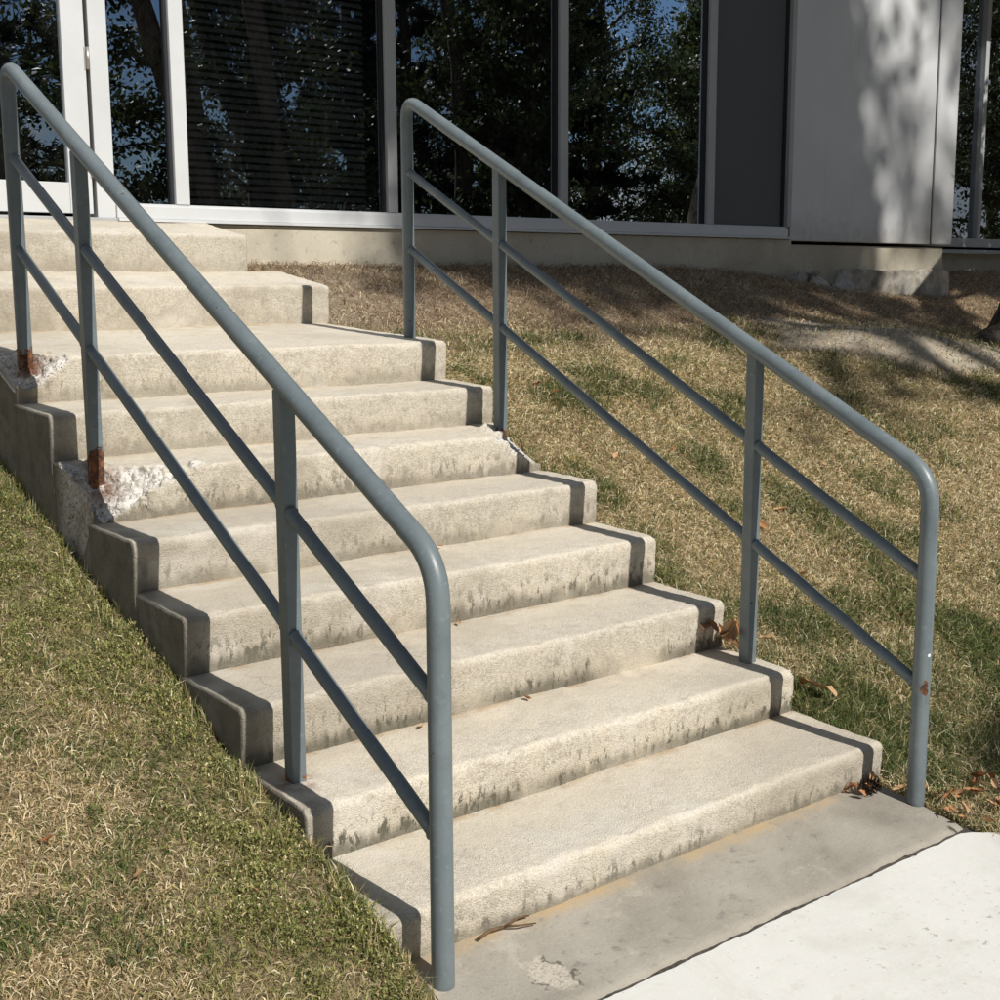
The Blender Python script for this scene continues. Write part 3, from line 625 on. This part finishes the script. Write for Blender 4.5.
# ------------------------------------------------------------------ grass
CAM = np.array([-1.3513, -2.1103, 1.4313])
def scatter(x0, x1, y0, y1, dens, fn):
    n = int((x1 - x0) * (y1 - y0) * dens); x = rng.uniform(x0, x1, n); y = rng.uniform(y0, y1, n); k = rng.random(n) < fn(x, y); return x[k], y[k]
def blades(x, y, length, width, lean, col, z0=-.004, bend=.5):
    n = len(x); z = gz(x, y) + z0; az = rng.uniform(0, 2 * np.pi, n); d = np.stack([np.cos(az), np.sin(az), np.zeros(n)], 1)
    tw = rng.uniform(-1.2, 1.2, n); w = np.stack([-np.sin(az) * np.cos(tw), np.cos(az) * np.cos(tw), np.sin(tw)], 1) * (width / 2)[:, None]
    p = np.stack([x, y, z], 1); up = np.array([0, 0, 1.])
    l1 = lean * bend; mid = p + (up[None] * np.cos(l1)[:, None] + d * np.sin(l1)[:, None]) * (length * .55)[:, None]
    l2 = np.minimum(lean * 1.35, 1.95); tip = mid + (up[None] * np.cos(l2)[:, None] + d * np.sin(l2)[:, None]) * (length * .5)[:, None]
    tip[:, 2] = np.maximum(tip[:, 2], z + .003)
    v = np.stack([p - w, p + w, mid + w * .8, mid - w * .8, tip], 1)
    return v.reshape(-1, 3), np.repeat(col, 5, axis=0), n
def assemble(name, parts, label):
    V = np.concatenate([p[0] for p in parts]); Cc = np.concatenate([p[1] for p in parts]); n = sum(p[2] for p in parts)
    b = (np.arange(n) * 5)[:, None]; q = b + np.array([[0, 1, 2, 3]]); t = b + np.array([[3, 2, 4]])
    L = np.concatenate([q, t], 1).ravel(); tot = np.tile([4, 3], n)
    me = np_mesh(name, V, L, tot); attr_c(me, 'col', Cc); tag(link(name, me, M['grass']), label, 'grass', kind='stuff'); return n
def pal(kind, n):
    P = dict(straw=[(.86, .73, .47), (.76, .62, .37), (.92, .82, .58), (.60, .46, .25)], tan=[(.52, .40, .23), (.64, .51, .32), (.30, .21, .11)],
             green=[(.15, .195, .055), (.21, .25, .08), (.11, .15, .045), (.28, .30, .11)], dgreen=[(.06, .10, .03), (.10, .145, .055), (.08, .12, .045)],
             yellow=[(.40, .385, .135), (.32, .325, .105), (.50, .45, .19), (.23, .25, .08)], needle=[(.34, .24, .16), (.46, .35, .24), (.22, .15, .10), (.56, .46, .33)])[kind]
    return np.array(P)[rng.integers(0, len(P), n)] * rng.uniform(.75, 1.2, (n, 1))
def build_grass():
    global rng
    rng = np.random.default_rng(5)
    # left lawn ---------------------------------------------------
    def band(x, y): return sst(-.46, -.10, x + (vnoise(x, y, 3.) - .5) * .5)
    def okL(x, y): return ((x < -.006) & (y > -.335 - .0 * x)).astype(float)
    parts = []
    def col_mix(x, y, wts):
        n = len(x); r = rng.random(n); out = np.zeros((n, 3)); acc = np.zeros(n)
        for k, w in wts:
            m = (r >= acc) & (r < acc + w); out[m] = pal(k, int(m.sum())); acc = acc + w
        m = r >= acc; out[m] = pal('tan', int(m.sum())); return out
    for (xa, xb, ya, yb, dens) in ((-1.7, 0, -.335, 2.6, 35000), (-4., -1.7, -.335, 3.2, 1800)):
        x, y = scatter(xa, xb, ya, yb, dens, lambda x, y: okL(x, y) * (1 - .45 * band(x, y)))
        g = np.clip(sst(.50, .66, vnoise(x, y, 6.5, 3)) * .55 + .08 + .5 * sst(1.0, 1.9, y) * sst(-.75, -.1, x), 0, .9); bd = band(x, y); n = len(x)
        c = col_mix(x, y, [('straw', (.62 - .42 * bd) * (1 - g)), ('green', g * .75), ('yellow', .10 + .5 * bd * (1 - g)), ('dgreen', g * .15)])
        sc = 1. if dens > 9000 else 1.6
        parts.append(blades(x, y, rng.uniform(.013, .045, n) * sc, rng.uniform(.0017, .0040, n) * sc, rng.uniform(.7, 1.75, n), c))
    # small leafed weed along the stair
    x, y = scatter(-1.0, 0, -.335, 2.6, 95000, lambda x, y: okL(x, y) * band(x, y) * sst(.36, .60, vnoise(x, y, 13., 2)))
    n = len(x); up = rng.random(n); c = col_mix(x, y, [('yellow', .62), ('green', .26), ('straw', .08)]) * (.70 + .45 * up)[:, None]
    v, cc, n = blades(x, y, rng.uniform(.004, .012, n), rng.uniform(.0022, .0052, n), rng.uniform(.7, 1.6, n), c)
    lift = np.repeat(up * .050 * sst(.25, .75, vnoise(x, y, 16., 2)), 5); v[:, 2] += lift; parts.append((v, cc, n))
    x, y = scatter(-.07, .012, -.32, 2.5, 26000, lambda x, y: sst(.40, .62, vnoise(x * 2, y, 9., 3)))
    n = len(x); parts.append(blades(np.minimum(x, -.004), y, rng.uniform(.02, .065, n), rng.uniform(.0018, .004, n), rng.uniform(.15, 1.3, n), col_mix(x, y, [('yellow', .40), ('green', .30), ('straw', .25)])))
    tx = rng.uniform(-1.6, -.1, 60); ty = rng.uniform(-.2, 2.2, 60); k = rng.integers(0, 60, 4200); x = tx[k] + rng.normal(0, .035, 4200); y = ty[k] + rng.normal(0, .035, 4200); ok = okL(x, y) > 0; x = x[ok]; y = y[ok]; n = len(x)
    parts.append(blades(x, y, rng.uniform(.03, .075, n), rng.uniform(.0018, .0036, n), rng.uniform(.3, 1.4, n), col_mix(x, y, [('green', .5), ('dgreen', .2), ('straw', .2)])))
    nl = assemble('grass', parts, 'short dry turf with yellow green weed left of the steps')
    # right lawn --------------------------------------------------
    parts = []
    def okR(x, y):
        so, _ = soil_mask(x, y); a = ((x > W + .012) | (y > 3.05) | (y < -.02) & (x > 1.67)) & (x > 1.56) & (y > -.43) & (y < 3.82); a &= ~((x < 1.64) & (y < .5)); a &= ~((x > 6.5) & (y > 3.8))
        return a * (1 - .93 * so)
    def greenR(x, y): return np.clip(sst(.54, .72, vnoise(x + 9, y, 3.4, 3)) * .6 + .42 * sst(1.1, .0, y) + .5 * np.exp(-(((x - 2.2) / .16) ** 2 + ((y - 1.93) / .12) ** 2)), 0, 1)
    for (xa, xb, ya, yb, dens) in ((1.56, 3.4, -.43, 2.4, 30000), (3.4, 7.2, -.43, 2.4, 16000), (1.56, 8.6, 2.4, 3.82, 8500), (7.2, 10.5, -.43, 3.8, 1500)):
        x, y = scatter(xa, xb, ya, yb, dens, okR); n = len(x); g = greenR(x, y)
        c = col_mix(x, y, [('straw', .60 * (1 - g)), ('green', .10 + .45 * g), ('dgreen', .30 * g), ('yellow', .08)])
        dd = np.hypot(x - CAM[0], y - CAM[1]); sc = np.clip(dd / 4.2, .85, 1.8)
        parts.append(blades(x, y, rng.uniform(.015, .048, n) * (1 + .8 * g), rng.uniform(.0020, .0042, n) * sc, rng.uniform(.75, 1.75, n) - .35 * g, c))
    # scattered green clumps
    cx = np.concatenate([[2.19, 2.25, 1.95, 2.55, 3.0], rng.uniform(1.8, 5.5, 45), rng.uniform(1.75, 2.5, 26)]); cy = np.concatenate([[1.95, 1.90, 2.72, 1.45, .95], rng.uniform(.1, 2.7, 45), rng.uniform(-.25, .75, 26)]); cw = np.concatenate([[3, 2.5, 1.5, 1.5, 1.5], rng.uniform(.3, 1.2, 45), rng.uniform(.6, 1.6, 26)])
    k = rng.choice(len(cx), 15000, p=cw / cw.sum()); x = cx[k] + rng.normal(0, .055, 15000); y = cy[k] + rng.normal(0, .045, 15000); ok = okR(x, y) > .3; x = x[ok]; y = y[ok]; n = len(x)
    parts.append(blades(x, y, rng.uniform(.035, .085, n), rng.uniform(.0022, .0042, n), rng.uniform(.25, 1.4, n), col_mix(x, y, [('green', .42), ('dgreen', .40), ('straw', .13)])))
    # longer tufts along the stair edge
    x, y = scatter(W + .01, W + .13, -.1, 2.9, 9000, lambda x, y: sst(.42, .62, vnoise(x * 3, y, 5.)) * sst(.13, .02, x - W))
    n = len(x); parts.append(blades(x, y, rng.uniform(.04, .10, n), rng.uniform(.002, .004, n), rng.uniform(.2, 1.3, n), col_mix(x, y, [('green', .45), ('dgreen', .25), ('straw', .2)])))
    x, y = scatter(1.62, 2.3, -.42, -.02, 9000, lambda x, y: (x > 1.675) * 1.)
    n = len(x); parts.append(blades(x, y, rng.uniform(.03, .08, n), rng.uniform(.002, .004, n), rng.uniform(.7, 1.6, n), col_mix(x, y, [('straw', .5), ('tan', .3), ('green', .1)])))
    nr = assemble('grass', parts, 'dry tan and green lawn right of the steps')
    def okS(x, y): so, sa = soil_mask(x, y); return so * (1 - .93 * np.clip(sa, 0, 1)) * ((x > W + .02) | ((y > 3.42) & (x > 1.55))) * ((y < 3.84) | ((x > 7.95) & (y < 4.85)))
    x, y = scatter(1.55, 11, 1.6, 4.85, 4200, okS); n = len(x)
    assemble('pine_straw', [blades(x, y, rng.uniform(.025, .085, n), rng.uniform(.0022, .0050, n), rng.uniform(1.2, 1.8, n), col_mix(x, y, [('needle', .8), ('straw', .1)]))], 'brown pine straw littering the bare soil along the building')
    print('blades', nl, nr)

# ------------------------------------------------------------------ small things
def leaf_mesh(seed):
    r = random.Random(seed); n = 9; m = 5; vs = []; fs = []; curl = r.uniform(.5, 1.6); twist = r.uniform(-.8, .8); lob = r.choice((0, 3, 4)); wid = r.uniform(.42, .62)
    for i in range(n + 1):
        t = i / n; w = wid * math.sin(math.pi * (t ** .8)) * (1 - .35 * (abs(math.sin(lob * math.pi * t)) if lob else 0)) * .5 + .008
        for j in range(m):
            u = (j / (m - 1) - .5) * 2; a = u * curl * .6 + twist * (t - .5)
            vs.append((u * w * math.cos(a * .5), t - .5, abs(u) * w * math.sin(curl * .8) + .12 * curl * (t - .5) ** 2 * 2 + .05 * math.sin(5 * t + twist * 3 + u)))
    for i in range(n):
        for j in range(m - 1): a = i * m + j; fs.append((a, a + 1, a + m + 1, a + m))
    b = len(vs); vs += [(-.008, -.5, 0), (.008, -.5, 0), (.006, -.72, .03), (-.006, -.72, .03)]; fs.append((b, b + 1, b + 2, b + 3))
    me = bpy.data.meshes.new('dry_leaf'); me.from_pydata(vs, [], fs); me.polygons.foreach_set('use_smooth', [True] * len(fs)); me.materials.append(M['dry']); return me
LEAVES = [leaf_mesh(k) for k in range(6)]
def leaf(x, y, z, s, label, group, rx=None, k=None):
    o = bpy.data.objects.new('dry_leaf', random.choice(LEAVES) if k is None else LEAVES[k]); COL.objects.link(o)
    o.location = (x, y, z); o.scale = (s, s, s); o.rotation_euler = (random.uniform(-.7, .7) if rx is None else rx, random.uniform(-.6, .6), random.uniform(0, 6.28))
    tag(o, label, 'leaf', group); return o
def small_things():
    random.seed(11)
    for k in range(16):     # notch beside the third step
        x, y = random.uniform(1.60, 1.79), random.uniform(.47, .59); leaf(x, y, .305 + random.random() * .07, random.uniform(.05, .085), 'red brown dead leaf heaped in the notch behind the post on the second step', 'leaves heaped in the step notch', random.uniform(-1.1, 1.1))
    for k in range(30):     # foot of the lower right post
        x = random.uniform(1.52, 1.98); y = -.12 + (x - 1.6) * -.35 + random.gauss(0, .055)
        if x < 1.66: y = random.uniform(-.075, -.03)
        leaf(x, y, max(float(gz(x, y)), .028 + .09 * y if x < 1.66 else 0) + .02 + random.random() * .02, random.uniform(.022, .058), 'brown dead leaf in the litter at the foot of the right handrail', 'leaf litter at the foot of the right handrail')
    for k in range(26):
        x = random.uniform(1.62, 1.95); y = -.27 - (x - 1.62) * .3 + random.gauss(0, .045); leaf(x, y, max(float(gz(x, y)), 0) + .022 + random.random() * .015, random.uniform(.018, .05), 'brown dead leaf in the litter at the foot of the right handrail', 'leaf litter at the foot of the right handrail')
    leaf(1.80, .285, .20, .105, 'larger of two curled tan leaves on the grass beside the second step', None, .35, 3); leaf(1.775, .325, .215, .085, 'smaller of two curled tan leaves on the grass beside the second step', None, .4, 4)
    for k in range(20):
        x, y = random.uniform(1.85, 4.2), random.uniform(-.3, 2.3); leaf(x, y, float(gz(x, y)) + .02, random.uniform(.035, .07), 'brown dead leaf scattered on the right lawn', 'leaves scattered on the right lawn')
    for x, y in ((-.50, .52), (-.20, .18), (-.62, .95), (-.38, .33), (-.75, .45)):
        leaf(x, y, float(gz(x, y)) + .022, random.uniform(.03, .045), 'small brown leaf lying on the left lawn', 'leaves scattered on the left lawn')
    for i, x in ((1, .50), (1, .86), (2, .85), (3, 1.0)):
        y = YS[i + 1] - .03; leaf(x, y, ZB[i] + .008, random.uniform(.02, .035), 'tiny brown leaf scrap in the corner of a tread', 'leaf scraps on the treads', .15)
    # twig on the apron
    mb = MB(); mb.tube([(.225, -.035, .036), (.265, -.025, .038), (.305, -.028, .036), (.345, -.02, .039), (.375, -.024, .037)], [.0040, .0038, .0035, .003, .002], 8); mb.tube([(.30, -.028, .037), (.33, -.05, .039), (.37, -.055, .033)], [.003, .0025, .0015], 6)
    tag(mb.build('twig', M['twig']), 'short dark dry twig lying on the grey slab near the left post', 'twig')
    # pine cone by the bottom step
    mb = MB(); c0 = Vector((1.565, -.062, .060)); ax = Vector((.8, -.35, .12)).normalized(); e1 = ax.orthogonal().normalized(); e2 = ax.cross(e1)
    mb.tube([c0 - ax * .04, c0 - ax * .02, c0 + ax * .02, c0 + ax * .045], [.008, .018, .016, .004], 12)
    for k in range(60):
        t = k / 60; a = k * 2.399; rr = .020 * math.sin(math.pi * (.15 + .8 * t)) + .004; p = c0 + ax * (-.04 + .085 * t); d = e1 * math.cos(a) + e2 * math.sin(a)
        s = d.cross(ax) * .007; tipp = p + d * (rr + .014) + ax * .012
        vs = [mb.bm.verts.new(q) for q in (p + d * rr * .4 - s, p + d * rr * .4 + s, tipp + s * .7, tipp - s * .7, tipp + ax * .004 + d * .003)]; mb.bm.faces.new((vs[0], vs[1], vs[2], vs[3])); mb.bm.faces.new((vs[3], vs[2], vs[4]))
    for v in mb.bm.verts: v.co = c0 + (v.co - c0) * .68 - Vector((0, 0, .010))
    tag(mb.build('pine_cone', M['cone']), 'dark open pine cone in the corner at the right end of the bottom step', 'pine cone')
    # rubble stones against the plinth
    for x, y, z, s, q, lab in ((6.05, 3.74, 1.485, (.125, .085, .05), 1, 'rounded pale stone lying highest in the rubble against the plinth'),
                               (5.84, 3.70, 1.455, (.12, .09, .055), 2, 'grey broken rock left of the pale rounded stone by the plinth'), (6.20, 3.62, 1.395, (.085, .07, .05), 3, 'small whitish stone in front of the plinth, lowest in the rubble'),
                               (6.40, 3.70, 1.41, (.14, .09, .075), 4, 'darker angular rock between the rubble and the footing'), (6.04, 3.63, 1.415, (.11, .07, .05), 5, 'dull brown rock beneath the pale rounded stone')):
        bm = bmesh.new(); r = random.Random(q * 13)
        for k in range(15):
            v = Vector((r.gauss(0, 1), r.gauss(0, 1), r.gauss(0, 1))).normalized() * r.uniform(.85, 1.1); bm.verts.new((v.x * s[0], v.y * s[1], v.z * s[2]))
        h = bmesh.ops.convex_hull(bm, input=bm.verts); bmesh.ops.delete(bm, geom=[v for v in bm.verts if not v.link_faces], context='VERTS')
        bmesh.ops.bevel(bm, geom=list(bm.edges), offset=.009, segments=2, affect='EDGES'); bmesh.ops.triangulate(bm, faces=bm.faces); bmesh.ops.subdivide_edges(bm, edges=[e for e in bm.edges if e.calc_length() > .03], cuts=2)
        for v in bm.verts: v.co *= 1 + noise.noise(v.co * 25 + Vector((q, 0, 0))) * .06
        me = bpy.data.meshes.new('stone'); bm.to_mesh(me); bm.free(); o = link('stone', me, M['stone']); o.location = (x, y, z); o.rotation_euler = (.1 * q, .15 * q, q); tag(o, lab, 'stone')

# ------------------------------------------------------------------ world, sun, camera
def world():
    w = bpy.data.worlds.new('World'); S.world = w; w.use_nodes = True; t = w.node_tree; n = t.nodes; n.clear(); L = t.links.new
    out = n.new('ShaderNodeOutputWorld'); bg = n.new('ShaderNodeBackground'); sky = n.new('ShaderNodeTexSky'); sky.sky_type = 'NISHITA'; sky.sun_disc = False
    sky.sun_elevation = R(SUN_E); sky.sun_rotation = math.pi - math.atan(SUN_A); sky.air_density = 1.0; sky.dust_density = .6; sky.ozone_density = 1.6
    tc = n.new('ShaderNodeTexCoord'); mp = n.new('ShaderNodeMapping'); mp.inputs['Scale'].default_value = (1, 1, 2.6); L(tc.outputs['Generated'], mp.inputs[0])
    nz = n.new('ShaderNodeTexNoise'); nz.inputs['Scale'].default_value = 3.2; nz.inputs['Detail'].default_value = 8; nz.inputs['Roughness'].default_value = .58; L(mp.outputs[0], nz.inputs['Vector'])
    rp = n.new('ShaderNodeMapRange'); rp.interpolation_type = 'SMOOTHSTEP'; rp.inputs['From Min'].default_value = .46; rp.inputs['From Max'].default_value = .60; L(nz.outputs[0], rp.inputs['Value'])
    mul = n.new('ShaderNodeMix'); mul.data_type = 'RGBA'; mul.inputs[6].default_value = (0, 0, 0, 1)
    hs = n.new('ShaderNodeMix'); hs.data_type = 'RGBA'; hs.blend_type = 'MULTIPLY'; hs.inputs[0].default_value = 1.; hs.inputs[7].default_value = (.50, .61, .74, 1); L(sky.outputs[0], hs.inputs[6])
    mul.inputs[7].default_value = (6.0, 6.2, 6.5, 1); L(rp.outputs[0], mul.inputs[0]); L(hs.outputs[2], mul.inputs[6])
    L(mul.outputs[2], bg.inputs[0]); bg.inputs[1].default_value = .055; L(bg.outputs[0], out.inputs[0])
    ld = bpy.data.lights.new('sun', 'SUN'); ld.energy = 5.0; ld.angle = R(.53); ld.color = (1., .96, .905); o = bpy.data.objects.new('sun', ld); COL.objects.link(o)
    to = Vector((SUN_A, -1, 0)).normalized() * math.cos(R(SUN_E)) + Vector((0, 0, math.sin(R(SUN_E)))); o.rotation_euler = to.to_track_quat('Z', 'Y').to_euler(); o.location = to * 30
def camera():
    yaw, pitch, roll, F = .6692, .1646, -.0053, 1293.1
    cy, sy = math.cos(yaw), math.sin(yaw); fw = Vector((sy * math.cos(pitch), cy * math.cos(pitch), -math.sin(pitch))); rt = Vector((cy, -sy, 0)); up = rt.cross(fw)
    r2 = rt * math.cos(roll) + up * math.sin(roll); u2 = -rt * math.sin(roll) + up * math.cos(roll)
    c = bpy.data.cameras.new('camera'); o = bpy.data.objects.new('camera', c); COL.objects.link(o)
    m = Matrix((r2, u2, -fw)).transposed().to_4x4(); m.translation = Vector((-1.3513, -2.1103, 1.4313)); o.matrix_world = m
    c.sensor_width = 36; c.lens = F * 36 / 1000; c.clip_start = .05; c.clip_end = 500; S.camera = o

build_ground(); build_stairs(); build_walk()
handrail(.0725, .9628, .6783, .3906, .5324, -.1146, .4742, 1.6286, 2.1945, 0.0, ZS[1], ZS[5] - .03, ZS[7] - .03, 'blue grey handrail on the left end of the steps, with rusted post feet')
handrail(1.645, 1.0102, .7319, .4326, .5086, -.164, .4482, 1.6726, 2.2606, 0.0, ZS[1], ZS[5] - .01, ZS[7], 'blue grey handrail on the right end of the steps, beside the dry lawn')
build_building(); corner_tree()
GT = 'trees reflected in the office windows'; LT = 'dark tree seen reflected in the office window glass'
for k, (x, y, h, cr, lo, kind, tr, nl) in enumerate((
    (3.2, -9.2, 9.0, 1.7, .30, 'broad', .13, 9000), (6.6, -10.5, 7.2, 2.2, .16, 'broad', .15, 4500), (9.2, -9.6, 6.9, 2.3, .14, 'broad', .26, 14000), (11.8, -11.5, 9.0, 2.3, .10, 'pine', .22, 22000),  # first tree added and sized to cast the shade patch beside the right post
    (13.8, -9.0, 7.5, 2.4, .22, 'broad', .25, 14000), (16.8, -11.0, 8.5, 2.5, .12, 'pine', .24, 22000), (19.5, -9.5, 8.0, 2.6, .16, 'broad', .24, 14000), (23.5, -12, 9, 2.8, .12, 'broad', .24, 14000),
    (8.0, -19, 10.5, 3.2, .10, 'pine', .22, 8000), (15.0, -20, 10, 3.2, .10, 'broad', .26, 14000), (22.5, -21, 11, 3.4, .10, 'pine', .28, 20000), (30, -19, 11, 3.6, .12, 'broad', .28, 14000), (37, -24, 12, 4, .12, 'broad', .3, 14000), (27, -4.5, 9, 3., .22, 'broad', .25, 16000), (31, -7.5, 10, 3.4, .12, 'broad', .25, 16000), (21, -14.5, 11, 3.2, .14, 'broad', .3, 13000), (17.6, -15.5, 11, 3., .14, 'broad', .3, 13000), (15, -13.8, 10.5, 2.8, .12, 'pine', .26, 14000))):
    make_tree((x, y), h, cr, lo, LT, GT, kind, tr, int(nl * 1.45), 100 + k, size=.12)
TT = 'tall bare trunked tree across the sidewalk leaned and thinned so its unseen crown shades the building'
for k, (x, y, h, cr, lo, nl, xl, ln) in enumerate(((8.6, -9.0, 17.5, 2.6, .64, 8000, (3.0, 7.5), -4.6), (9.4, -8.2, 17, 2.3, .63, 8000, (3, 7.55), -3.6), (10.6, -10.4, 18, 2.6, .66, 7000, (3, 7.5), -6.5), (11.9, -17.0, 25, 2.7, .70, 900, (7.9, 10.8), -2.0), (13.4, -9.6, 17, 2.2, .64, 4500, (9.6, 16), -1.0))):  # leans keep trunk shadows off the lawn; crowns shaped for shade on the facade
    make_tree((x, y), h, cr, lo, TT, 'tall trees across the sidewalk', 'broad', .2, nl, 300 + k, size=.24, xlim=xl, lean=ln)
build_grass(); small_things(); world(); camera()
S.view_settings.view_transform = 'Standard'; S.view_settings.look = 'None'; S.view_settings.exposure = 0
S.render.engine = 'CYCLES'
try:
    S.cycles.use_denoising = True; S.cycles.max_bounces = 8; S.cycles.transparent_max_bounces = 12
except Exception: pass
